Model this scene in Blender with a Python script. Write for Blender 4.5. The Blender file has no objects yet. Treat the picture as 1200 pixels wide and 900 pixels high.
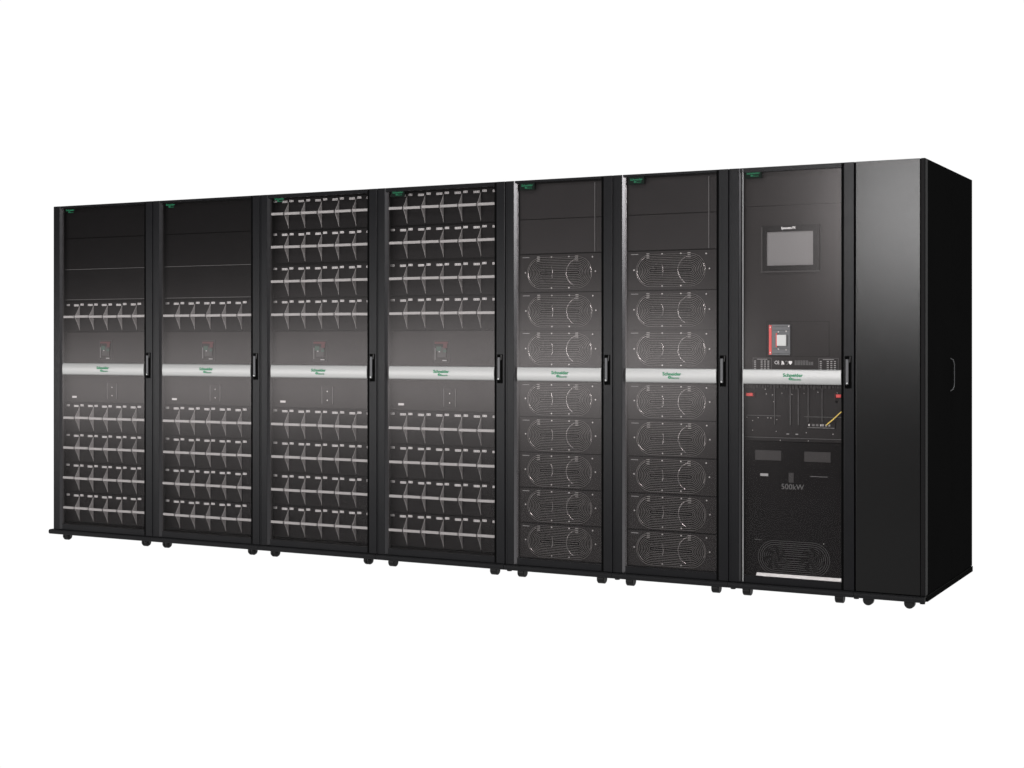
import bpy, bmesh, math, random
from mathutils import Vector, Matrix
random.seed(7)
sc = bpy.context.scene
COL = sc.collection

# ------------------------------------------------------------------ materials
def mat(name, base, rough=0.5, spec=0.5, metal=0.0, emit=None, bump=None, coat=0.0, mottle=0.0, mscale=40.0):
    m = bpy.data.materials.new(name); m.use_nodes = True
    nt = m.node_tree; b = nt.nodes['Principled BSDF']
    b.inputs['Base Color'].default_value = (*base, 1)
    b.inputs['Roughness'].default_value = rough
    b.inputs['Specular IOR Level'].default_value = spec
    b.inputs['Metallic'].default_value = metal
    b.inputs['Coat Weight'].default_value = coat
    if emit:
        b.inputs['Emission Color'].default_value = (*emit[0], 1); b.inputs['Emission Strength'].default_value = emit[1]
    tc = nt.nodes.new('ShaderNodeTexCoord')
    if mottle:
        n = nt.nodes.new('ShaderNodeTexNoise'); n.inputs['Scale'].default_value = mscale; n.inputs['Detail'].default_value = 4
        nt.links.new(tc.outputs['Object'], n.inputs['Vector'])
        mr = nt.nodes.new('ShaderNodeMapRange')
        mr.inputs['To Min'].default_value = rough * (1 - mottle); mr.inputs['To Max'].default_value = min(1, rough * (1 + mottle))
        nt.links.new(n.outputs['Fac'], mr.inputs['Value']); nt.links.new(mr.outputs[0], b.inputs['Roughness'])
        mx = nt.nodes.new('ShaderNodeMapRange'); mx.inputs['To Min'].default_value = 1 - mottle; mx.inputs['To Max'].default_value = 1 + mottle
        nt.links.new(n.outputs['Fac'], mx.inputs['Value'])
        vm = nt.nodes.new('ShaderNodeVectorMath'); vm.operation = 'SCALE'; vm.inputs[0].default_value = base
        nt.links.new(mx.outputs[0], vm.inputs['Scale']); nt.links.new(vm.outputs[0], b.inputs['Base Color'])
    if bump:
        n2 = nt.nodes.new('ShaderNodeTexNoise'); n2.inputs['Scale'].default_value = bump[0]; n2.inputs['Detail'].default_value = 3
        nt.links.new(tc.outputs['Object'], n2.inputs['Vector'])
        bp = nt.nodes.new('ShaderNodeBump'); bp.inputs['Strength'].default_value = bump[1]; bp.inputs['Distance'].default_value = 0.001
        nt.links.new(n2.outputs['Fac'], bp.inputs['Height']); nt.links.new(bp.outputs[0], b.inputs['Normal'])
    return m

M = {}
M['paint'] = mat('black_powder_coat', (0.0034, 0.0034, 0.0040), 0.30, 0.075, bump=(900, 0.15), mottle=0.12, mscale=6)
M['side'] = mat('black_side_paint', (0.006, 0.006, 0.006), 0.6, 0.0, mottle=0.1, mscale=3)
M['corner'] = mat('black_corner_paint', (0.006, 0.0058, 0.006), 0.45, 0.02)
M['base'] = mat('black_base_paint', (0.009, 0.009, 0.0095), 0.5, 0.02, mottle=0.1, mscale=9)
M['shade_black'] = mat('matte_shade_black', (0.002, 0.002, 0.002), 0.9, 0.0)
M['trim'] = mat('brushed_edge_trim', (0.045, 0.044, 0.046), 0.3, 0.3, 0.9, mottle=0.1, mscale=60)
M['trim_lit'] = mat('lit_edge_trim', (0.10, 0.097, 0.10), 0.25, 0.4, 0.9, mottle=0.08, mscale=60)  # lighter copy of the edge trim, stronger light put into its colour
M['gloss'] = mat('satin_black_door_panel', (0.003, 0.0029, 0.0029), 0.23, 0.12, bump=(1400, 0.08), mottle=0.03, mscale=4)
M['inner'] = mat('module_black', (0.0055, 0.0052, 0.0055), 0.5, 0.05, mottle=0.2, mscale=30)
M['blank'] = mat('blank_panel_black', (0.003, 0.0028, 0.003), 0.5, 0.04, mottle=0.12, mscale=8)
M['blank_grey'] = mat('blank_panel_charcoal', (0.018, 0.017, 0.0172), 0.5, 0.05, mottle=0.12, mscale=5)
M['control'] = mat('control_panel_charcoal', (0.017, 0.0158, 0.0157), 0.5, 0.05, mottle=0.12, mscale=7)
M['power'] = mat('power_module_charcoal', (0.014, 0.0131, 0.0131), 0.45, 0.06, mottle=0.12, mscale=16)
M['grille'] = mat('grille_wire', (0.12, 0.114, 0.111), 0.35, 0.5, 0.5)
M['fan'] = mat('fan_plastic', (0.004, 0.004, 0.004), 0.5, 0.08)
M['fan_rim_glint'] = mat('fan_rim_glint_metal', (0.22, 0.213, 0.21), 0.18, 0.5, 0.9)
M['bar'] = mat('grey_bar_plastic', (0.27, 0.265, 0.262), 0.4, 0.3, mottle=0.08, mscale=80)
M['fin'] = mat('dark_grey_fin_plastic', (0.34, 0.33, 0.325), 0.6, 0.05, mottle=0.08, mscale=60)
M['label'] = mat('white_label', (0.50, 0.49, 0.485), 0.6, 0.2)
M['ink'] = mat('label_ink', (0.05, 0.05, 0.055), 0.7, 0.1)
M['screw'] = mat('steel_screw', (0.36, 0.355, 0.35), 0.35, 0.5, 0.9)
M['steel'] = mat('steel_sill', (0.42, 0.415, 0.41), 0.35, 0.5, 0.5, mottle=0.05, mscale=50)
M['grey'] = mat('grey_metal_plate', (0.032, 0.031, 0.031), 0.45, 0.1, 0.1, mottle=0.1, mscale=30)
M['rail'] = mat('rack_rail_grey', (0.07, 0.07, 0.07), 0.45, 0.3, 0.2)
M['band'] = mat('silver_door_band', (0.225, 0.225, 0.222), 0.40, 0.4, 0.3, bump=(700, 0.25), mottle=0.05, mscale=300)
M['green'] = mat('green_lettering', (0.005, 0.13, 0.055), 0.5, 0.3)
M['green_plate'] = mat('dark_green_badge', (0.001, 0.004, 0.0025), 0.5, 0.05)
M['green_light'] = mat('green_badge_lettering', (0.006, 0.075, 0.035), 0.5, 0.1)
M['white_ink'] = mat('white_print', (0.75, 0.75, 0.75), 0.6, 0.2)
M['grey_ink'] = mat('grey_print', (0.28, 0.28, 0.28), 0.6, 0.2)
M['mid_ink'] = mat('mid_grey_print', (0.11, 0.11, 0.11), 0.6, 0.2)
M['dim_ink'] = mat('dim_grey_print', (0.12, 0.12, 0.12), 0.6, 0.2)
M['bezel'] = mat('display_bezel', (0.003, 0.003, 0.003), 0.4, 0.05)
M['screen'] = mat('display_screen', (0.125, 0.124, 0.125), 0.35, 0.2)
M['breaker'] = mat('breaker_grey', (0.09, 0.098, 0.104), 0.45, 0.3, mottle=0.1, mscale=60)
M['toggle'] = mat('breaker_toggle', (0.30, 0.30, 0.295), 0.4, 0.3)
M['red'] = mat('red_plastic', (0.55, 0.035, 0.03), 0.4, 0.4)
M['dim_red'] = mat('dull_red_print', (0.055, 0.012, 0.014), 0.6, 0.2)
M['dim_green'] = mat('dull_green_print', (0.02, 0.05, 0.036), 0.6, 0.2)
M['yellow'] = mat('yellow_cable', (0.75, 0.55, 0.12), 0.45, 0.4)
M['handle'] = mat('handle_grey', (0.07, 0.07, 0.073), 0.3, 0.5, 0.3)
M['chrome'] = mat('lock_chrome', (0.16, 0.16, 0.16), 0.35, 0.5, 0.8)
M['rubber'] = mat('caster_rubber', (0.005, 0.005, 0.005), 0.45, 0.1)
M['dark_floor'] = mat('dark_studio_floor', (0.02, 0.02, 0.02), 0.7, 0.2, mottle=0.2, mscale=3)
M['glint_tab'] = mat('glint_tab_metal', (0.20, 0.195, 0.19), 0.3, 0.5, 0.6)
M['grip'] = mat('handle_grip_grey', (0.075, 0.075, 0.078), 0.5, 0.1)
M['strip'] = mat('dark_edge_strip', (0.02, 0.02, 0.02), 0.6, 0.0)
M['hub'] = mat('caster_hub', (0.016, 0.016, 0.017), 0.4, 0.2)

def pane_mat():
    m = bpy.data.materials.new('smoked_micro_perforated_pane'); m.use_nodes = True
    nt = m.node_tree; nt.nodes.clear()
    out = nt.nodes.new('ShaderNodeOutputMaterial'); mix = nt.nodes.new('ShaderNodeMixShader')
    tr = nt.nodes.new('ShaderNodeBsdfTransparent'); tr.inputs[0].default_value = (0.88, 0.87, 0.87, 1)
    gl = nt.nodes.new('ShaderNodeBsdfGlossy'); gl.inputs['Roughness'].default_value = 0.21; gl.inputs['Color'].default_value = (1, 0.955, 0.95, 1)
    tc = nt.nodes.new('ShaderNodeTexCoord')
    n = nt.nodes.new('ShaderNodeTexNoise'); n.inputs['Scale'].default_value = 170; n.inputs['Detail'].default_value = 3
    nt.links.new(tc.outputs['Object'], n.inputs['Vector'])
    n2 = nt.nodes.new('ShaderNodeTexNoise'); n2.inputs['Scale'].default_value = 3.0
    nt.links.new(tc.outputs['Object'], n2.inputs['Vector'])
    mr = nt.nodes.new('ShaderNodeMapRange'); mr.inputs['From Min'].default_value = 0.3; mr.inputs['From Max'].default_value = 0.7
    mr.inputs['To Min'].default_value = 0.0028; mr.inputs['To Max'].default_value = 0.0072
    nt.links.new(n.outputs['Fac'], mr.inputs['Value'])
    m2 = nt.nodes.new('ShaderNodeMapRange'); m2.inputs['To Min'].default_value = 0.85; m2.inputs['To Max'].default_value = 1.15
    nt.links.new(n2.outputs['Fac'], m2.inputs['Value'])
    mu = nt.nodes.new('ShaderNodeMath'); mu.operation = 'MULTIPLY'
    nt.links.new(mr.outputs[0], mu.inputs[0]); nt.links.new(m2.outputs[0], mu.inputs[1])
    nt.links.new(mu.outputs[0], mix.inputs[0]); nt.links.new(tr.outputs[0], mix.inputs[1]); nt.links.new(gl.outputs[0], mix.inputs[2])
    nt.links.new(mix.outputs[0], out.inputs[0])
    return m
M['pane'] = pane_mat()

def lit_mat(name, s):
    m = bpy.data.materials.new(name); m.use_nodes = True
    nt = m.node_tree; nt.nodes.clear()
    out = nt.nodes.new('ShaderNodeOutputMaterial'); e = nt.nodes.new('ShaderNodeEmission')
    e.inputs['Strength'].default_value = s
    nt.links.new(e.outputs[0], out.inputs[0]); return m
M['white_glow'] = lit_mat('added_white_glow', 1.02)  # added glow keeps floor and backdrop white without cast shadows

# ------------------------------------------------------------------ mesh tools
class MB:
    def __init__(s): s.v = []; s.f = []; s.smooth = []
    def add(s, vs, fs, sm=False):
        n = len(s.v); s.v += [tuple(v) for v in vs]
        for f in fs: s.f.append([i + n for i in f]); s.smooth.append(sm)
    def box(s, x0, y0, z0, x1, y1, z1, c=0.0):
        if c <= 0:
            s.add([(x, y, z) for x in (x0, x1) for y in (y0, y1) for z in (z0, z1)],
                  [(0, 1, 3, 2), (4, 6, 7, 5), (0, 4, 5, 1), (2, 3, 7, 6), (0, 2, 6, 4), (1, 5, 7, 3)]); return
        bm = bmesh.new()
        bmesh.ops.create_cube(bm, size=1.0, matrix=Matrix.Translation(((x0+x1)/2, (y0+y1)/2, (z0+z1)/2)) @ Matrix.Diagonal((x1-x0, y1-y0, z1-z0, 1)))
        bmesh.ops.bevel(bm, geom=bm.edges[:], offset=c, segments=2, profile=0.6, affect='EDGES')
        s.frombm(bm)
    def frombm(s, bm, sm=False):
        bm.verts.ensure_lookup_table(); bm.verts.index_update()
        s.add([v.co[:] for v in bm.verts], [[v.index for v in f.verts] for f in bm.faces], sm); bm.free()
    def prism_x(s, prof, x0, x1, sm=False):
        # closed profile of (y, z), extruded along x
        n = len(prof)
        vs = [(x0, y, z) for y, z in prof] + [(x1, y, z) for y, z in prof]
        s.add(vs, [(i, (i+1) % n, n+(i+1) % n, n+i) for i in range(n)], sm)
        s.add(vs, [tuple(range(n))[::-1], tuple(range(n, 2*n))])
    def prism_y(s, prof, y0, y1):
        n = len(prof)
        vs = [(x, y0, z) for x, z in prof] + [(x, y1, z) for x, z in prof]
        s.add(vs, [(i, n+i, n+(i+1) % n, (i+1) % n) for i in range(n)])
        s.add(vs, [tuple(range(n)), tuple(range(n, 2*n))[::-1]])
    def cyl(s, c, axis, r, h, n=16, r2=None, sm=True):
        a = Vector(axis).normalized(); u = a.orthogonal().normalized(); w = a.cross(u); r2 = r if r2 is None else r2
        c = Vector(c); vs = []
        for k, rr in ((0, r), (1, r2)):
            for i in range(n):
                t = 2*math.pi*i/n; vs.append(c + a*h*k + u*rr*math.cos(t) + w*rr*math.sin(t))
        s.add(vs, [(i, (i+1) % n, n+(i+1) % n, n+i) for i in range(n)], sm)
        s.add(vs, [tuple(range(n))[::-1], tuple(range(n, 2*n))])
    def tube(s, pts, r, n=8, closed=False):
        pts = [Vector(p) for p in pts]; m = len(pts); vs = []
        for i, p in enumerate(pts):
            if closed: d = pts[(i+1) % m] - pts[i-1]
            else: d = pts[min(i+1, m-1)] - pts[max(i-1, 0)]
            d.normalize()
            u = Vector((0, 1, 0)).cross(d)
            if u.length < 1e-4: u = Vector((1, 0, 0))
            u.normalize(); w = d.cross(u)
            for k in range(n):
                t = 2*math.pi*k/n; vs.append(p + u*r*math.cos(t) + w*r*math.sin(t))
        fs = []
        for i in range(m if closed else m-1):
            j = (i+1) % m
            for k in range(n): fs.append((i*n+k, i*n+(k+1) % n, j*n+(k+1) % n, j*n+k))
        s.add(vs, fs, True)
        if not closed: s.add(vs, [tuple(range(n))[::-1], tuple(range((m-1)*n, m*n))])
    def flat_ring(s, outer, inner, y0, y1):
        # band between two closed outlines (x, z) of equal count, with thickness
        n = len(outer)
        vs = [(x, y0, z) for x, z in outer] + [(x, y0, z) for x, z in inner] + [(x, y1, z) for x, z in outer] + [(x, y1, z) for x, z in inner]
        fs = []
        for i in range(n):
            j = (i+1) % n
            fs += [(i, j, n+j, n+i), (2*n+i, 3*n+i, 3*n+j, 2*n+j), (i, 2*n+i, 2*n+j, j), (n+i, n+j, 3*n+j, 3*n+i)]
        s.add(vs, fs)
    def mesh(s, name, m):
        me = bpy.data.meshes.new(name); me.from_pydata(s.v, [], s.f)
        me.polygons.foreach_set('use_smooth', s.smooth); me.update()
        bm = bmesh.new(); bm.from_mesh(me); bmesh.ops.recalc_face_normals(bm, faces=bm.faces); bm.to_mesh(me); bm.free()
        me.materials.append(M[m]); return me

def link(name, me, parent=None, loc=(0, 0, 0)):
    o = bpy.data.objects.new(name, me); COL.objects.link(o)
    if parent is not None: o.parent = parent
    o.location = loc; return o
def part(name, mb, m, parent, loc=(0, 0, 0)): return link(name, mb.mesh(name, m), parent, loc)

def text_mesh(txt, size, m, depth=0.0006, bold=0.0, align='CENTER', sx=1.0):
    cu = bpy.data.curves.new('lettering', 'FONT'); cu.body = txt; cu.size = size; cu.extrude = depth; cu.offset = bold
    cu.align_x = align; cu.align_y = 'CENTER'; cu.resolution_u = 3
    o = bpy.data.objects.new('lettering', cu); COL.objects.link(o)
    bpy.context.view_layer.update()
    me = bpy.data.meshes.new_from_object(o.evaluated_get(bpy.context.evaluated_depsgraph_get()))
    bpy.data.objects.remove(o); bpy.data.curves.remove(cu)
    me.transform(Matrix.Rotation(math.pi/2, 4, 'X') @ Matrix.Scale(sx, 4, (1, 0, 0)))
    me.materials.clear(); me.materials.append(M[m]); return me

def join(a, b, off):
    """merge mesh b, moved by off, into mesh a"""
    bm = bmesh.new(); bm.from_mesh(b); bmesh.ops.translate(bm, verts=bm.verts, vec=off); tmp = bpy.data.meshes.new('t'); bm.to_mesh(tmp); bm.free()
    bm = bmesh.new(); bm.from_mesh(a); bm.from_mesh(tmp); bm.to_mesh(a); bm.free(); bpy.data.meshes.remove(tmp); return a

def copy_tree(o, parent=None, loc=None):
    c = o.copy(); COL.objects.link(c); c.parent = parent
    if loc is not None: c.location = loc
    for ch in list(o.children): copy_tree(ch, c)
    return c

# ------------------------------------------------------------------ floor and backdrop (sweep with an added white glow)
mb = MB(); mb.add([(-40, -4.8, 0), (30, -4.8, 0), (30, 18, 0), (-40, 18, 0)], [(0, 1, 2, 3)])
fl = link('floor', mb.mesh('floor', 'white_glow')); fl['kind'] = 'structure'
mb = MB(); mb.add([(-40, -30, -0.004), (30, -30, -0.004), (30, -4.8, -0.004), (-40, -4.8, -0.004)], [(0, 1, 2, 3)])
sf = link('studio_floor', mb.mesh('studio_floor', 'dark_floor')); sf['kind'] = 'structure'
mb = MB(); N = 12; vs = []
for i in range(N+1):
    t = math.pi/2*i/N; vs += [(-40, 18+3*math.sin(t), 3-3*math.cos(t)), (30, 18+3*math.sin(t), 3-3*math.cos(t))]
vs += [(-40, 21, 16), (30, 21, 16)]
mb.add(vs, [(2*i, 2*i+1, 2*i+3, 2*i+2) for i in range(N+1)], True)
bd = link('backdrop', mb.mesh('backdrop', 'white_glow')); bd['kind'] = 'structure'

# ------------------------------------------------------------------ cabinet pieces
ZB, ZT, DEP = 0.063, 1.991, 1.04
YP = 0.010          # door pane plane
BAND0, BAND1 = 0.988, 1.056
cache = {}
def cached(key, fn):
    if key not in cache: cache[key] = fn()
    return cache[key]

def body_mesh(W, closed=False):
    b = MB(); g = 0.0012; t = 0.02
    y0 = 0.075 if not closed else 0.02
    b.box(g, y0-0.055 if not closed else y0, ZB, t, DEP, ZT)
    b.box(W-t, y0-0.055 if not closed else y0, ZB, W-g, DEP, ZT)
    b.box(t, y0-0.05 if not closed else y0, ZT-0.02, W-t, DEP, ZT-0.001)
    b.box(t, y0, ZB+0.001, W-t, DEP, ZB+0.02)
    b.box(t, DEP-0.02, ZB+0.02, W-t, DEP-0.001, ZT-0.02)
    b.box(t, 0.075, ZB+0.02, W-t, 0.08, ZT-0.02)      # inner bulkhead behind the modules
    return b.mesh('body', 'side')

def base_mesh(W, l=0.0, r=0.0):
    b = MB(); ya, yb = -0.016, 0.006
    prof = [(0.060, 0.0625), (0.060, 0.0565), (yb, 0.0565), (yb, 0.038), (ya+0.006, 0.036), (ya, 0.041), (ya-0.002, 0.050), (ya, 0.058), (ya+0.006, 0.0625)]
    b.prism_x(prof, -l+0.0008, W+r-0.0008)
    b.box(0.002, 0.07, 0.044, 0.03, DEP-0.01, 0.062); b.box(W-0.03, 0.07, 0.044, W-0.002, DEP-0.01, 0.062)
    b.box(0.03, DEP-0.05, 0.044, W-0.03, DEP-0.01, 0.062)
    return b

def door_mesh(W, xl=0.050, xr=0.050, D=0.016, top=0.012, bot=0.035):
    b = MB(); z0, z1 = ZB+0.0003, ZT-0.001; c = 0.0025
    # left stile, right stile, rails
    b.box(0.0016, 0.0, z0, xl, 0.03, z1, c)
    b.box(W-xr, 0.0, z0, W-0.0016, 0.03, z1, c)
    b.box(xl, 0.004, z1-top, W-xr, 0.03, z1, 0.001)
    b.box(xl, 0.012, z0, W-xr-0.001, 0.03, z0+bot, 0.001)
    # fine vertical groove line beside the boundary: a raised lip on each stile
    b.box(0.010, -0.0012, z0+0.002, 0.0112, 0.0008, z1-0.002)
    return b

def trim_piece(W, xl, m, D=0.016):
    b = MB(); z0, z1 = ZB+0.003, ZT-0.002
    b.prism_y([(0, 0), (1, 0), (1, 1), (0, 1)], 0, 1) if False else None
    vs = []
    for z in (z0, z1):
        vs += [(xl-0.0005, 0.0008, z), (xl+D, D+0.001, z), (xl+D, D+0.012, z), (xl-0.0005, D+0.012, z)]
    b.add(vs, [(0, 1, 5, 4), (1, 2, 6, 5), (2, 3, 7, 6), (3, 0, 4, 7), (0, 3, 2, 1), (4, 5, 6, 7)])
    return b.mesh('edge_trim', m)

def logo_parts(parent, x, z, y, w, m, name='lettering'):
    def make():
        s = w * 0.215
        me = text_mesh('Schneider', s, m, 0.0004, s*0.028, sx=w/(s*4.33))
        t2 = text_mesh('Electric', s*0.62, m, 0.0004, s*0.006, sx=1.05)
        me = join(me, t2, (w*0.17, 0, -s*0.86))
        b = MB()
        r = s*0.30; cx, cz = -w*0.11, -s*0.72      # little round leaf emblem left of the second line
        out = [(cx + r*1.25*math.cos(a), cz + r*math.sin(a)) for a in [2*math.pi*i/24 for i in range(24)]]
        inn = [(cx + r*0.35*math.cos(a)+r*0.25, cz + r*0.4*math.sin(a)) for a in [2*math.pi*i/24 for i in range(24)]]
        b.flat_ring(out, inn, -0.0004, 0.0004)
        return join(me, b.mesh('e', m), (0, 0, 0))
    me = cached(('logo', round(w, 4), m), make)
    return link(name, me, parent, (x, y, z))

def band_mesh(x0, x1):
    b = MB(); n = 10; prof = []
    for i in range(n+1):
        t = i/n; z = BAND0 + (BAND1-BAND0)*t
        prof.append((-0.002 - 0.0045*math.sin(math.pi*min(1, max(0, t*0.9+0.08))), z))
    prof += [(0.012, BAND1), (0.012, BAND0)]
    b.prism_x(prof, x0, x1, True)
    return b.mesh('silver_band', 'band')

def handle_parts(door, x):
    b = MB()
    w = 0.0148
    b.flat_ring([(x-w, 0.973), (x+w, 0.973), (x+w, 1.119), (x-w, 1.119)], [(x-w+0.004, 0.979), (x+w-0.004, 0.979), (x+w-0.004, 1.113), (x-w+0.004, 1.113)], -0.003, 0.0)
    b.box(x-w+0.004, -0.001, 0.979, x+w-0.004, 0.0005, 1.113)
    h = part('door_handle', b, 'shade_black', door)
    g = MB(); g.box(x-0.010, -0.009, 0.990, x+0.003, -0.003, 1.104, 0.002)
    part('handle_grip', g, 'grip', door)
    g = MB(); g.add([(x+0.006, -0.008, 1.090), (x+0.009, -0.008, 1.116), (x+0.013, -0.007, 1.116), (x+0.010, -0.007, 1.090), (x+0.006, -0.003, 1.090), (x+0.009, -0.003, 1.116), (x+0.013, -0.003, 1.116), (x+0.010, -0.003, 1.090)],
          [(0, 3, 2, 1), (4, 5, 6, 7), (0, 1, 5, 4), (1, 2, 6, 5), (2, 3, 7, 6), (3, 0, 4, 7)])
    part('latch', g, 'grey', door)
    g = MB(); g.cyl((x-0.003, -0.009, 0.996), (0, -1, 0), 0.0060, 0.0035, 16, 0.004)
    part('lock', g, 'chrome', door)

def caster(parent, x, y, kind):
    def wheel():
        b = MB()
        if kind == 'ball':
            for s_ in (-1, 1):
                xs = [0.003*s_, 0.012*s_, 0.020*s_, 0.024*s_]; rs = [0.024, 0.024, 0.019, 0.009]
                for i in range(3):
                    b.cyl((xs[i], 0, 0), (s_, 0, 0), rs[i], abs(xs[i+1]-xs[i]), 20, rs[i+1])
        elif kind == 'block':
            b.cyl((-0.019, 0, 0), (1, 0, 0), 0.021, 0.003, 20, 0.024)
            b.cyl((-0.016, 0, 0), (1, 0, 0), 0.024, 0.032, 20); b.cyl((0.016, 0, 0), (1, 0, 0), 0.024, 0.003, 20, 0.021)
        else:
            b.cyl((0, -0.014, 0), (0, 1, 0), 0.021, 0.003, 24, 0.0235); b.cyl((0, -0.011, 0), (0, 1, 0), 0.0235, 0.024, 24)
        return b.mesh('wheel', 'rubber')
    def fork():
        b = MB()
        b.cyl((0, 0, 0.030), (0, 0, 1), 0.013, 0.010, 14)
        b.box(-0.024, -0.014, 0.006, -0.0205, 0.014, 0.030, 0.001)
        b.box(0.0245, -0.014, 0.006, 0.0275, 0.014, 0.030, 0.001)
        b.box(-0.024, -0.012, 0.0275, 0.0275, 0.012, 0.0305, 0.001)
        return b.mesh('fork', 'hub')
    c = link('caster', cached(('fork', kind), fork), parent, (x, y, 0.024))
    link('wheel', cached(('wheel', kind), wheel), c, (0, 0, 0))
    if kind == 'ball':
        def hub():
            b = MB(); b.cyl((0.022, 0, 0), (1, 0, 0), 0.009, 0.002, 14, 0.006); return b.mesh('hub_cap', 'handle')
        link('hub_cap', cached('hubcap', hub), c)
    return c

def foot(parent, x):
    b = MB(); b.cyl((x, 0.005, 0.030), (0, 0, 1), 0.013, 0.007, 6, sm=False); part('levelling_bolt', b, 'base', parent)

def pane_mesh(x0, x1, z0, z1):
    b = MB(); b.box(x0, YP, z0, x1, YP+0.003, z1); return b.mesh('pane', 'pane')

def screw_mesh(r=0.004):
    b = MB(); b.cyl((0, 0, 0), (0, -1, 0), r, 0.0015, 10, r*0.6); return b.mesh('screw', 'screw')

# --- battery module: front plate, corner fin, handle bar, two labels
PITCH = 0.111; YW = 0.062
def battery_module():
    b = MB(); b.box(0.0010, YW-YW, -0.086, PITCH-0.001, 0.010, 0.086, 0.0015)
    # shallow rib lines on the lower half of the plate
    b.box(0.004, -0.0012, -0.0735, PITCH-0.010, 0.0005, -0.0725)
    mod = link('battery_module', b.mesh('battery_module', 'inner'))
    f = MB(); P_ = 0.0385; n = 8
    prof = [(0.0, 0.068)]
    for i in range(1, n+1):
        t = i/n; prof.append((-P_*(t**1.2), 0.068*(1-t)+0.006*t))
    for i in range(n, 0, -1):
        t = i/n; prof.append((-P_*(t**1.2), -0.079*(1-t)-0.006*t))
    prof.append((0.0, -0.079))
    f.prism_x(prof, PITCH-0.0030, PITCH-0.0015)
    part('side_fin', f, 'fin', mod)
    h = MB(); h.box(0.0030, -0.0465, -0.0075, PITCH-0.0055, -0.039, 0.0070, 0.002)
    part('handle_bar', h, 'bar', mod)
    for x0, x1, z0, z1, k in ((0.006, 0.031, 0.0665, 0.0775, 2), (0.066, 0.1015, 0.0635, 0.0745, 3)):
        l = MB(); l.box(x0, -0.0018, z0, x1, -0.0002, z1); lb = part('label', l, 'label', mod)
        # printed marks on the label: cut in as a second material so the label stays one object
        me = lb.data; me.materials.append(M['ink'])
        q = MB()
        w = (x1-x0)/k
        for i in range(k):
            for j in range(2):
                xx = x0 + w*i + w*0.2 + j*w*0.36; q.box(xx, -0.0022, z0+0.0025, xx+w*0.17, -0.0017, z1-0.0028)
        qm = q.mesh('q', 'ink'); nf = len(me.polygons)
        join(me, qm, (0, 0, 0))
        for p_ in me.polygons[nf:]: p_.material_index = 1
    return mod
MOD = None
def place_module(parent, x, z):
    global MOD
    if MOD is None:
        MOD = battery_module(); MOD.parent = parent; MOD.location = (x, YW, z); return MOD
    m = copy_tree(MOD, parent, (x+random.uniform(-0.0006, 0.0006), YW+random.uniform(-0.0016, 0.0012), z+random.uniform(-0.0008, 0.0008)))
    m.rotation_euler[1] = random.uniform(-0.006, 0.006)
    return m

def stadium(cx, cz, r, hs, n=20):
    pts = []
    for i in range(n+1):
        a = -math.pi/2 + math.pi*i/n; pts.append((cx+hs+r*math.cos(a), cz+r*math.sin(a)))
    for i in range(n+1):
        a = math.pi/2 + math.pi*i/n; pts.append((cx-hs+r*math.cos(a), cz+r*math.sin(a)))
    return pts

def fan_mesh(r):
    b = MB()
    n = 32
    b.cyl((0, 0.016, 0), (0, -1, 0), r*0.30, 0.009, 20)
    for k in range(7):
        a0 = 2*math.pi*k/7; vs = []
        for i in range(5):
            t = i/4; rr = r*(0.28+0.66*t); a = a0 + 0.5*t
            vs += [(rr*math.cos(a), 0.008, rr*math.sin(a)), (rr*math.cos(a+0.5), 0.016, rr*math.sin(a+0.5))]
        b.add(vs, [(2*i, 2*i+1, 2*i+3, 2*i+2) for i in range(4)], True)
    return b.mesh('fan', 'fan')
def fan_rim_glint(r):
    b = MB()
    for a0, a1 in ((108, 246), (-24, 26)):      # bright arcs stand in for the highlights along the venturi lip
        b.tube([(r*math.cos(a), 0.003, r*math.sin(a)) for a in [math.radians(a0+(a1-a0)*i/20) for i in range(21)]], 0.0028, 8)
    return b.mesh('fan_rim_glint', 'fan_rim_glint')
def grille_mesh(r_out, hs, cnt, wr=0.0011, m='grille'):
    b = MB()
    for k in range(cnt):
        r = r_out*(1 - k/(cnt+0.3))
        st = stadium(0, 0, r, hs)
        b.tube([(x, -0.002, z) for x, z in st], wr, 5, True)
    b.tube([(-hs, -0.002, 0), (0, -0.002, 0), (hs, -0.002, 0)], wr, 5)
    for sx in (-1, 1):       # spokes that carry the wires
        for a in ():
            ca, sa = math.cos(math.radians(a)), math.sin(math.radians(a))
            b.tube([(sx*hs+ca*r_out*0.25, -0.0005, sa*r_out*0.25), (sx*hs+ca*r_out, -0.0005, sa*r_out)], 0.0013, 5)
    return b.mesh('grille', m)

YF = 0.030
def power_module_mesh(h):
    b = MB(); x0, x1 = 0.062, 0.5385; cx, cz = 0.289, h*0.5; n = 20
    hs, r = 0.101, 0.079
    st = stadium(cx, cz, r, hs, n)
    # plate with a stadium hole: bridge outline to rectangle by radial rays
    rect = []
    for x, z in st:
        dx, dz = x-cx, z-cz
        # map onto the rectangle
        s = min(((x1-0.001-cx) if dx > 0 else (cx-x0-0.001))/max(abs(dx), 1e-6), (h/2-0.0015)/max(abs(dz), 1e-6)); rect.append((cx+dx*s, cz+dz*s))
    # snap nearest samples to the corners
    for cxr, czr in ((x0+0.001, 0.0015), (x1-0.001, 0.0015), (x1-0.001, h-0.0015), (x0+0.001, h-0.0015)):
        i = min(range(len(rect)), key=lambda k: (rect[k][0]-cxr)**2+(rect[k][1]-czr)**2); rect[i] = (cxr, czr)
    b.flat_ring(rect, st, 0.0, 0.008)
    return b.mesh('power_module', 'power')
def glint_tab_mesh():
    b = MB(); b.box(-0.008, -0.0045, -0.0018, 0.008, -0.001, 0.0018, 0.001); return b.mesh('glint_tab', 'glint_tab')  # bright metal tab stands in for a reflection on the grille wires
PM = {}
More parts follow.
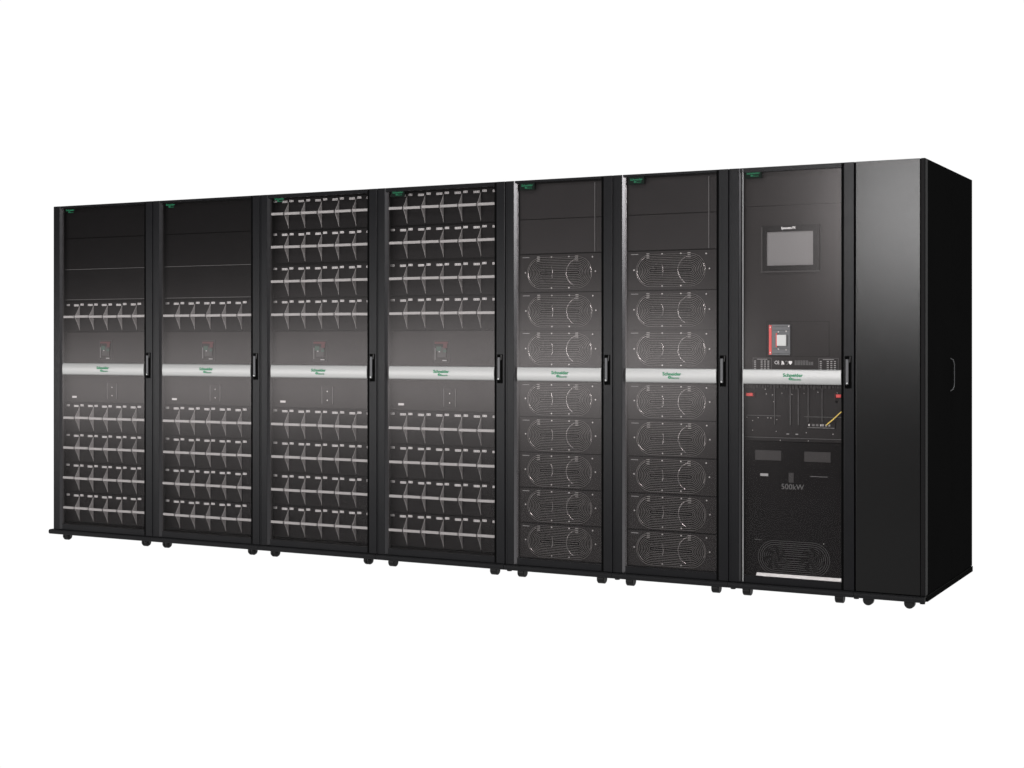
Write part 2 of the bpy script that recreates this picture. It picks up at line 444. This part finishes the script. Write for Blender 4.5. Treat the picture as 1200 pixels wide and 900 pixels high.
def place_power(parent, z, h):
    key = round(h, 3)
    if key in PM:
        m = copy_tree(PM[key], parent, (random.uniform(-0.0012, 0.0012), YF+random.uniform(-0.0008, 0.0008), z))
        for ch in m.children:
            if ch.name.startswith('fan.') or ch.name == 'fan': ch.rotation_euler[1] = random.uniform(0, 6.28)     # each fan stopped at its own angle
        return m
    m = link('power_module', power_module_mesh(h), parent, (0, YF, z)); PM[key] = m
    cz = h*0.5
    link('grille', cached('pgrille', lambda: grille_mesh(0.077, 0.101, 9)), m, (0.289, 0.002, cz))
    bk = MB(); bk.box(0.065, 0.030, 0.003, 0.5355, 0.032, h-0.003); part('back_plate', bk, 'fan', m)
    for fx in (0.180, 0.392):
        link('fan', cached('fan', lambda: fan_mesh(0.066)), m, (fx, 0.008, cz))
        link('fan_rim_glint', cached('rimglint', lambda: fan_rim_glint(0.068)), m, (fx, 0.006, cz))
    for fx, fz in ((.246, .92), (.342, .92), (.470, .90), (.486, .52), (.100, .52), (.246, .10), (.342, .10)):
        link('screw', cached('screw', screw_mesh), m, (fx, 0.0, h*fz))
    for fx in (0.174, 0.385):
        for q in range(3):
            link('glint_tab', cached('glint_tab', glint_tab_mesh), m, (fx, 0.0, h*0.93-0.010*q))
    d = MB()
    d.box(0.084, -0.0008, h-0.0155, 0.122, 0.0, h-0.0135); part('label', d, 'grey_ink', m)
    return m

def panel(parent, name, x0, x1, z0, z1, m, y=0.055, th=0.008, c=0.0015):
    b = MB(); b.box(x0, y, z0, x1, y+th, z1, c); return part(name, b, m, parent)

def cabinet(name, label, cat, W, X0, group, xl=0.050, trim='trim', caster_kind='ball', cast=(0.075, 0.685), feet=(), bl=0.0, br=0.0, top=0.012):
    r = bpy.data.objects.new(name, None); COL.objects.link(r); r.location = (X0, 0, 0); r.empty_display_size = 0.2
    r['label'] = label; r['category'] = cat
    if group: r['group'] = group
    link('body', cached(('body', W), lambda: body_mesh(W)), r)
    part('base', base_mesh(W, bl, br), 'base', r)
    door = link('door', cached(('door', W, top), lambda: door_mesh(W, xl, top=top).mesh('door', 'paint')), r)
    link('edge_trim', cached(('trim', W, xl, trim), lambda: trim_piece(W, xl, trim)), door)
    gk = MB(); gk.box(W-0.0612, 0.0015, ZB+0.004, W-0.0502, 0.03, ZT-0.003); part('shade_black', gk, 'shade_black', door)  # black strip stands in for the shade beside the right stile
    link('door_pane', cached(('pane', W, xl), lambda: pane_mesh(xl+0.010, W-0.0605, ZB+0.03, ZT-0.013)), door)
    link('silver_band', cached(('band', W, xl), lambda: band_mesh(xl+0.018+(0.010 if W > 0.7 else 0.003), W-0.0608)), door)
    logo_parts(door, xl+(W-xl-0.06-xl)/2+0.043, 1.029, -0.0075, 0.102, 'green')
    handle_parts(door, W-0.029)
    for cx in cast:
        caster(r, cx, 0.036, caster_kind); caster(r, cx, DEP-0.08, caster_kind)
    for f in feet: foot(r, f)
    return r, door

def top_badge(door, x, plate=True):
    z = ZT-0.030
    if plate:
        b = MB(); b.box(x-0.004, 0.0068, z-0.020, x+0.078, 0.0096, z+0.016); part('badge', b, 'green_plate', door)
    logo_parts(door, x+0.037, z+0.003, 0.0064 if plate else 0.0092, 0.070, 'green_light' if plate else 'green_light')

# ------------------------------------------------------------------ battery cabinets
LOW = [0.195, 0.373, 0.552, 0.731]
UP = [1.331, 1.513, 1.701, 1.883]
BW = 0.765
bx = [-5.147, -4.3865, -3.6215, -2.8565]
blab = ['tall black battery cabinet with three blank panels at its top, leftmost of the row',
        'tall black battery cabinet with three blank panels above its modules, second from the left end',
        'black battery cabinet filled with eight rows of modules, beside the cabinet with three blank panels',
        'black battery cabinet filled with eight rows of modules, beside the fan cabinets']
for i in range(4):
    full = i >= 2
    W = 0.7605 if i == 0 else 0.765
    W = 0.765
    X0 = bx[i] if i else -5.1515
    r, door = cabinet('battery_cabinet', blab[i], 'battery cabinet', W, X0, 'battery cabinets in the left half of the row', xl=0.050, trim='trim', caster_kind='ball' if i < 3 else 'block',
                      cast=(0.079, 0.689), bl=0.022 if i == 0 else 0, top=0.012 if not full else 0.020)
    top_badge(door, 0.088, plate=False if i < 3 else True)
    for z in LOW + (UP if full else UP[:1]):
        for k in range(6):
            place_module(r, 0.040 + k*PITCH, z)
    if not full:
        zs = [1.432, 1.612, 1.798, 1.976]
        for a, b_ in zip(zs, zs[1:]):
            p = panel(r, 'blank_panel', 0.030, W-0.045, a+0.0015, b_-0.0025, 'blank', y=0.040)
            e = MB(); e.box(0.030, 0.036, a-0.0008, W-0.045, 0.044, a+0.0018); part('edge_strip', e, 'rail' if a < 1.79 else 'shade_black', p)
            for zz in (0.030, 0.150):
                link('screw', cached('screw', screw_mesh), p, (W-0.077, 0.0398, a+zz))
    # control section behind the band
    pu = panel(r, 'control_panel', 0.030, W-0.040, 0.995, 1.238, 'control', y=YW-0.006)
    pl = panel(r, 'lower_panel', 0.030, W-0.040, 0.824, 0.993, 'control', y=YW-0.006)
    yy = YW-0.0062
    bk = MB(); bk.flat_ring([(0.318, 1.075), (0.412, 1.075), (0.412, 1.192), (0.318, 1.192)], [(0.321, 1.078), (0.409, 1.078), (0.409, 1.189), (0.321, 1.189)], yy-0.004, yy)
    bk.box(0.340, yy-0.008, 1.10, 0.392, yy, 1.155, 0.002)
    sw = part('breaker_switch', bk, 'grey', r)
    for nm, m_, q in (('red_stripe', 'dim_red', (0.326, 1.172, 0.405, 1.183)), ('red_button', 'dim_red', (0.378, 1.150, 0.400, 1.172)),
                      ('green_mark', 'dim_green', (0.336, 1.135, 0.364, 1.158)), ('green_mark', 'dim_green', (0.376, 1.128, 0.396, 1.140)),
                      ('small_plate', 'grey_ink', (0.372, 1.083, 0.398, 1.088)), ('small_plate', 'dim_ink', (0.326, 1.088, 0.331, 1.150)), ('white_dot', 'grey_ink', (0.350, 1.128, 0.358, 1.134))):
        t = MB(); t.box(q[0], yy-0.010, q[1], q[2], yy-0.0085, q[3]); part(nm, t, m_, sw)
    sp = MB(); sp.box(0.370, yy-0.003, 0.843, 0.452, yy, 0.943, 0.001); s_ = part('slot_plate', sp, 'control', r)
    for xx in (0.376, 0.446):
        t = MB(); t.box(xx, yy-0.0045, 0.846, xx+0.002, yy-0.003, 0.940); part('slot_edge', t, 'dim_ink', s_)
    for zz in (0.866, 0.914):
        link('screw', cached('screw', screw_mesh), s_, (0.412, yy-0.003, zz))
    lb = MB(); lb.box(0.098, yy-0.0015, 0.848, 0.133, yy, 0.859); part('label', lb, 'label', r)
    # lower sill inside the door
    sl = MB(); sl.prism_x([(0.020, 0.100), (0.060, 0.108), (0.060, 0.100), (0.020, 0.096)], 0.055, W-0.06); part('inner_sill', sl, 'shade_black', r)

# ------------------------------------------------------------------ power (fan) cabinets
PW = 0.5915
for i, X0 in enumerate((-2.0905, -1.4990)):
    r, door = cabinet('power_cabinet', ['black power cabinet of stacked twin fan modules, directly right of the battery cabinets',
                                        'power cabinet of stacked twin fan modules, directly left of the touch screen cabinet'][i],
                      'power cabinet', PW, X0, 'power cabinets with stacked twin fans', xl=0.050, trim='trim_lit', caster_kind='block', cast=(0.080, 0.518), feet=(0.022,))
    top_badge(door, 0.084)
    for z in (0.100, 0.2765, 0.4535, 0.6305, 0.8085): place_power(r, z, 0.1735)
    for z in (1.051, 1.2395, 1.431): place_power(r, z, 0.188)
    zs = [1.622, 1.795, 1.976]
    for a, b_ in zip(zs, zs[1:]):
        p = panel(r, 'blank_panel', 0.035, PW-0.040, a+0.0015, b_-0.0015, 'blank_grey', y=YF+0.002)
    rl = MB(); rl.box(0.481, YF-0.0025, 1.625, 0.4845, YF+0.001, 1.965); part('rack_rail', rl, 'rail', r)
    sl = MB(); sl.prism_x([(0.018, 0.092), (0.030, 0.096), (0.030, 0.090), (0.018, 0.089)], 0.16, PW-0.062); part('inner_sill', sl, 'rail', r)

# ------------------------------------------------------------------ control cabinet with touch screen
CW = 0.5935; X0 = -0.9075
r, door = cabinet('control_cabinet', 'black control cabinet with a grey touch screen and a red striped breaker', 'control cabinet', CW, X0, None,
                  xl=0.050, trim='trim', caster_kind='block', cast=(0.080, 0.517), feet=(0.020,), top=0.022)
top_badge(door, 0.080)
Y7 = 0.034
def plate(parent, name, x0, z0, x1, z1, m, y=Y7, d=0.002, c=0.0):
    b = MB(); b.box(x0, y-d, z0, x1, y, z1, c); return part(name, b, m, parent)
tl = MB(); tl.box(0.0665, 0.004, ZB+0.006, 0.0690, 0.0105, ZT-0.004); part('trim_line', tl, 'grey_ink', door)
up = panel(r, 'upper_panel', 0.035, CW-0.040, 0.995, 1.8105, 'control', y=Y7)
tp = panel(r, 'top_panel', 0.035, CW-0.040, 1.812, 1.976, 'control', y=Y7)
lp = panel(r, 'connection_panel', 0.035, CW-0.040, 0.722, 0.990, 'blank_grey', y=Y7+0.02)
bp = panel(r, 'bypass_panel', 0.035, CW-0.040, 0.100, 0.720, 'blank', y=Y7)
# touch screen
b = MB(); b.flat_ring([(0.152, 1.507), (0.425, 1.507), (0.425, 1.719), (0.152, 1.719)], [(0.175, 1.534), (0.397, 1.534), (0.397, 1.690), (0.175, 1.690)], Y7-0.015, Y7)
ds = part('touch_screen', b, 'bezel', r)
plate(ds, 'screen_glass', 0.175, 1.534, 0.397, 1.690, 'screen', y=Y7-0.004, d=0.003)
t = MB(); t.box(0.148, Y7-0.0165, 1.503, 0.4295, Y7-0.0155, 1.508); t.box(0.152, Y7-0.0162, 1.5081, 0.157, Y7-0.0152, 1.714); part('frame_edge', t, 'grey', ds)
link('lettering', text_mesh('Symmetra PX', 0.0155, 'white_ink', 0.0004, 0.0004, sx=0.78), ds, (0.281, Y7-0.0158, 1.7055))
# breaker
b = MB(); b.box(0.187, Y7-0.012, 1.121, 0.288, Y7, 1.262, 0.002); br_ = part('circuit_breaker', b, 'breaker', r)
plate(br_, 'red_strip', 0.188, 1.1235, 0.2005, 1.2595, 'red', y=Y7-0.0122, d=0.002)
plate(br_, 'toggle_guard', 0.222, 1.158, 0.2275, 1.222, 'red', y=Y7-0.0122, d=0.006)
plate(br_, 'toggle', 0.2285, 1.163, 0.274, 1.215, 'toggle', y=Y7-0.0122, d=0.014, c=0.003)
for xx, zz in ((0.233, 1.228), (0.270, 1.231), (0.233, 1.149), (0.270, 1.146), (0.1945, 1.250), (0.282, 1.254), (0.1945, 1.133)):
    link('screw', cached('screw', screw_mesh), br_, (xx, Y7-0.0135, zz))
for zz in (1.128, 1.150, 1.236, 1.252):
    plate(br_, 'breaker_rib', 0.206, zz-0.0008, 0.284, zz+0.0008, 'grey', y=Y7-0.0121, d=0.0010)
# faint outline of the cover plate round the breaker
b = MB(); b.flat_ring([(0.172, 1.115), (0.468, 1.115), (0.468, 1.276), (0.172, 1.276)], [(0.1735, 1.1165), (0.4665, 1.1165), (0.4665, 1.2745), (0.1735, 1.2745)], Y7-0.0008, Y7)
part('cover_outline', b, 'shade_black', r)
# rating prints
def box_print(x0, x1, z0, z1):
    b = MB(); e = 0.0012
    b.flat_ring([(x0, z0), (x1, z0), (x1, z1), (x0, z1)], [(x0+e, z0+e), (x1-e, z0+e), (x1-e, z1-e), (x0+e, z1-e)], Y7-0.0008, Y7)
    p = part('rating_table', b, 'dim_ink', r)
    q = MB(); q.box(x0+0.02, Y7-0.0009, z1-0.0075, x1-0.02, Y7-0.0001, z1-0.0050)
    for row in range(5):
        for cidx in range(5):
            if cidx == 1: continue
            xa = x0+0.006+cidx*(x1-x0-0.010)/5; za = z1-0.017-row*0.0088
            q.box(xa, Y7-0.0009, za, xa+0.009, Y7-0.0001, za+0.0042)
    part('rating_figures', q, 'grey_ink', p)
box_print(0.106, 0.196, 1.050, 1.108); box_print(0.418, 0.510, 1.050, 1.108)
link('lettering', text_mesh('CE', 0.022, 'white_ink', 0.0004, 0, sx=0.9), up, (0.222, Y7-0.0006, 1.086))
b = MB(); b.add([(0.243, Y7-0.001, 1.094), (0.251, Y7-0.001, 1.094), (0.258, Y7-0.001, 1.079), (0.252, Y7-0.001, 1.077), (0.243, Y7-0.0001, 1.094), (0.251, Y7-0.0001, 1.094), (0.258, Y7-0.0001, 1.079), (0.252, Y7-0.0001, 1.077)],
      [(0, 1, 2, 3), (4, 7, 6, 5), (0, 4, 5, 1), (1, 5, 6, 2), (2, 6, 7, 3), (3, 7, 4, 0)])
b.box(0.244, Y7-0.001, 1.076, 0.248, Y7-0.0001, 1.087)
part('approval_mark', b, 'white_ink', r)
b = MB(); a_ = [math.radians(150-240*i/12) for i in range(13)]
b.tube([(0.268+0.007*math.cos(t), Y7-0.0006, 1.086+0.008*math.sin(t)) for t in a_], 0.0011, 5); part('approval_mark', b, 'grey_ink', r)
b = MB(); b.prism_y([(0.278, 1.094), (0.278, 1.085), (0.286, 1.076), (0.294, 1.085), (0.294, 1.094)], Y7-0.001, Y7-0.0001); part('approval_mark', b, 'white_ink', r)
b = MB()
for k in range(4):
    xa = 0.306
    for w_ in (0.010, 0.014, 0.008, 0.012, 0.011, 0.009, 0.010):
        b.box(xa, Y7-0.0009, 1.093-k*0.0056, xa+w_, Y7-0.0001, 1.0962-k*0.0056); xa += w_+0.0022
        if k == 0 and xa > 0.36: break
part('rating_figures', b, 'dim_ink', up)
# connection panel: bus bars, studs, vertical partitions, clips, cable
YC = Y7+0.02
b = MB()
x = 0.070
rnd = random.Random(3)
while x < 0.520:
    w_ = rnd.uniform(0.006, 0.014); b.box(x, YC-0.010, 0.972-rnd.uniform(0, 0.008), x+w_, YC-0.002, 0.984, 0.001); x += w_+rnd.uniform(0.002, 0.006)
part('terminal_strip', b, 'grey', r)
for xx in (0.205, 0.280, 0.318, 0.365, 0.430):
    b = MB(); b.box(xx, YC-0.008, 0.800, xx+0.002, YC, 0.970); part('partition', b, 'dim_ink' if xx in (0.28, 0.318) else 'rail', r)
for x0_, x1_, z_ in ((0.070, 0.235, 0.8385), (0.345, 0.520, 0.8375), (0.060, 0.530, 0.737)):
    b = MB(); b.box(x0_, YC-0.006, z_, x1_, YC, z_+0.0022); part('cross_rail', b, 'rail', r)
sm = cached('smallscrew', lambda: screw_mesh(0.0026))
for xx, zz in ((0.165, 0.940), (0.195, 0.936), (0.200, 0.905), (0.240, 0.945), (0.345, 0.946), (0.288, 0.940), (0.410, 0.952), (0.070, 0.830), (0.098, 0.815), (0.125, 0.829), (0.172, 0.829), (0.187, 0.829), (0.215, 0.822),
               (0.098, 0.770), (0.212, 0.768), (0.232, 0.727), (0.355, 0.765), (0.480, 0.762), (0.365, 0.728), (0.500, 0.950), (0.160, 0.962)):
    link('screw', sm, r, (xx, YC-0.001, zz))
for x0_ in (0.262, 0.305): plate(r, 'lug', x0_, 0.755, x0_+0.012, 0.759, 'grey_ink', y=YC, d=0.004)
for x0_, x1_ in ((0.070, 0.103), (0.497, 0.520)):
    b = MB(); b.box(x0_, YC-0.014, 0.929, x1_, YC-0.002, 0.944, 0.002); c = part('red_clip', b, 'red', r)
    b = MB()
    xe = x1_+0.003 if x0_ < 0.3 else x0_-0.007
    b.box(xe, YC-0.012, 0.924, xe+0.005, YC-0.002, 0.948, 0.001)
    part('clip_catch', b, 'dim_red', c)
for x0_, x1_ in ((0.492, 0.500),):
    b = MB(); b.box(x0_, YC-0.012, 0.906, x1_, YC-0.001, 0.915, 0.001); part('socket', b, 'shade_black', r)
# comms ports
b = MB(); b.box(0.362, YC-0.010, 0.788, 0.492, YC-0.001, 0.816, 0.001); pb = part('port_block', b, 'control', r)
for k, (xx, w_, m_) in enumerate(((0.368, 0.006, 'label'), (0.385, 0.012, 'dim_ink'), (0.403, 0.012, 'dim_ink'), (0.423, 0.006, 'label'), (0.434, 0.004, 'label'), (0.447, 0.008, 'grey_ink'), (0.462, 0.008, 'grey_ink'))):
    plate(pb, 'port', xx, 0.797, xx+w_, 0.806, m_, y=YC-0.010, d=0.001)
plate(pb, 'port_strip', 0.364, 0.789, 0.490, 0.7905, 'grey_ink', y=YC-0.010, d=0.001)
b = MB(); b.tube([(0.452, YC-0.012, 0.803), (0.462, YC-0.022, 0.810), (0.485, YC-0.026, 0.828), (0.508, YC-0.024, 0.850), (0.530, YC-0.016, 0.872)], 0.0028, 8)
part('cable', b, 'yellow', r)
# bypass panel
for x0_, x1_ in ((0.118, 0.243), (0.352, 0.475)):
    plate(r, 'grey_cover', x0_, 0.634, x1_, 0.680, 'grey_ink' if False else 'grey', d=0.003, c=0.001)
plate(r, 'seam_line', 0.06, 0.600, 0.53, 0.6012, 'shade_black', d=0.0008)
plate(r, 'label', 0.142, 0.560, 0.180, 0.572, 'grey_ink', d=0.001)
plate(r, 'lock_plate', 0.278, 0.535, 0.302, 0.580, 'grey', d=0.003, c=0.001)
plate(r, 'label', 0.380, 0.566, 0.460, 0.5685, 'dim_ink', d=0.0008)
link('lettering', text_mesh('500kW', 0.036, 'mid_ink', 0.0005, -0.0001, sx=1.0), bp, (0.296, Y7-0.0006, 0.514))
g = link('fan_grille', cached('g7', lambda: grille_mesh(0.078, 0.091, 8, 0.0009, 'rail')), r, (0.302, Y7-0.001, 0.186))
for fx in (0.215, 0.39):
    link('fan', cached('fan7', lambda: fan_mesh(0.060)), g, (fx-0.302, -0.0175, 0))
link('screw', sm, r, (0.442, Y7, 0.262))
plate(r, 'label', 0.115, 0.2625, 0.150, 0.264, 'dim_ink', d=0.0008)
b = MB(); b.prism_x([(0.016, 0.0985), (0.024, 0.112), (0.030, 0.112), (0.030, 0.0985)], 0.128, CW-0.062); part('inner_sill', b, 'steel', r)

# ------------------------------------------------------------------ plain end cabinet
EW = 0.3135; X0 = -0.3135
r = bpy.data.objects.new('end_cabinet', None); COL.objects.link(r); r.location = (X0, 0, 0)
r['label'] = 'narrow plain black cabinet with a windowless glossy door, at the right end'; r['category'] = 'cabinet'
b = MB()
b.box(0.0012, 0.022, ZB, EW-0.0215, DEP, ZT-0.001)
part('body', b, 'side', r)
b = MB(); b.box(EW-0.021, 0.0, ZB+0.0005, EW-0.0005, 0.05, ZT-0.0002, 0.004); part('corner_post', b, 'corner', r)
for y0, y1 in ((0.0505, 0.558), (0.560, DEP-0.001)):
    b = MB(); b.box(EW-0.0212, y0, ZB+0.001, EW-0.0008, y1, ZT-0.0008, 0.001); part('side_panel', b, 'side', r)
b = MB(); b.box(0.0045, 0.0, ZB+0.002, EW-0.0225, 0.0215, ZT-0.001, 0.002); dr = part('door', b, 'gloss', r)
b = MB(); b.tube([(EW-0.0008, 0.522, 1.105), (EW+0.010, 0.532, 1.098), (EW+0.014, 0.536, 1.080), (EW+0.014, 0.536, 0.985), (EW+0.010, 0.532, 0.962), (EW-0.0008, 0.520, 0.952)], 0.0028, 8)
part('side_handle', b, 'handle', r)
part('base', base_mesh(EW, 0, 0.0), 'base', r)
b = MB(); b.box(EW-0.0285, 0.0305, 0.036, EW+0.003, DEP-0.002, 0.0605, 0.002); part('base_side', b, 'side', r)
b = MB(); b.box(EW-0.001, 0.0305, 0.0607, EW+0.003, DEP-0.002, 0.0625); part('side_edge_strip', b, 'strip', r)
for cx in (0.053, 0.237):
    caster(r, cx, 0.036, 'disc'); caster(r, cx, DEP-0.08, 'disc')
foot(r, -0.006 + 0.012); foot(r, EW-0.014)

# ------------------------------------------------------------------ light
w = bpy.data.worlds.new('World'); sc.world = w; w.use_nodes = True
w.node_tree.nodes['Background'].inputs[0].default_value = (1, 1, 1, 1)
w.node_tree.nodes['Background'].inputs[1].default_value = 0.03

def area(name, loc, target, sx, sy, radiance, color=(1, 1, 1), roll=0.0):
    l = bpy.data.lights.new(name, 'AREA'); l.shape = 'RECTANGLE'; l.size = sx; l.size_y = sy
    l.energy = radiance*math.pi*sx*sy; l.color = color
    o = bpy.data.objects.new(name, l); COL.objects.link(o); o.location = loc
    d = Vector(target)-Vector(loc); q = d.to_track_quat('-Z', 'Y')
    o.rotation_euler = (q.to_matrix() @ Matrix.Rotation(roll, 3, 'Z')).to_euler(); return o

# long low softbox whose soft reflection lies across the doors at band height
area('strip_softbox', (-8.5, -7.4, 0.81), (-8.5, 0, 0.81), 10.0, 0.62, 34.0, (1.0, 0.985, 0.98), 0.035)
# softbox reflected in the right hand cabinets
area('front_softbox', (-1.62, -7.4, 2.45), (-1.62, 0, 2.45), 1.2, 1.4, 68.0, (1, 0.985, 0.985))
# overhead fill added to brighten labels and bars, kept out of the reflections
area('added_overhead_fill', (-2.5, -4.5, 5.0), (-2.5, 0, 1.0), 7.0, 1.4, 10.0)
# tall softbox on the right that edges the door trims and fins
area('side_softbox', (6.0, -3.7, 3.5), (-2.0, 0, 1.9), 1.4, 2.0, 20.0)

# ------------------------------------------------------------------ camera
cam = bpy.data.cameras.new('camera'); co = bpy.data.objects.new('camera', cam); COL.objects.link(co)
co.location = (1.4987, -6.7259, 1.1839); co.rotation_euler = (math.pi/2, 0, math.radians(27.829))
cam.sensor_width = 36; cam.lens = 1775/1200*36; cam.shift_y = -49.8/1200; cam.clip_end = 200
sc.camera = co
sc.view_settings.view_transform = 'Standard'; sc.view_settings.look = 'None'
sc.view_settings.exposure = 0; sc.view_settings.gamma = 1
sc.cycles.transparent_max_bounces = 16
sc.cycles.caustics_reflective = False
sc.cycles.caustics_refractive = False
sc.cycles.sample_clamp_indirect = 2.0
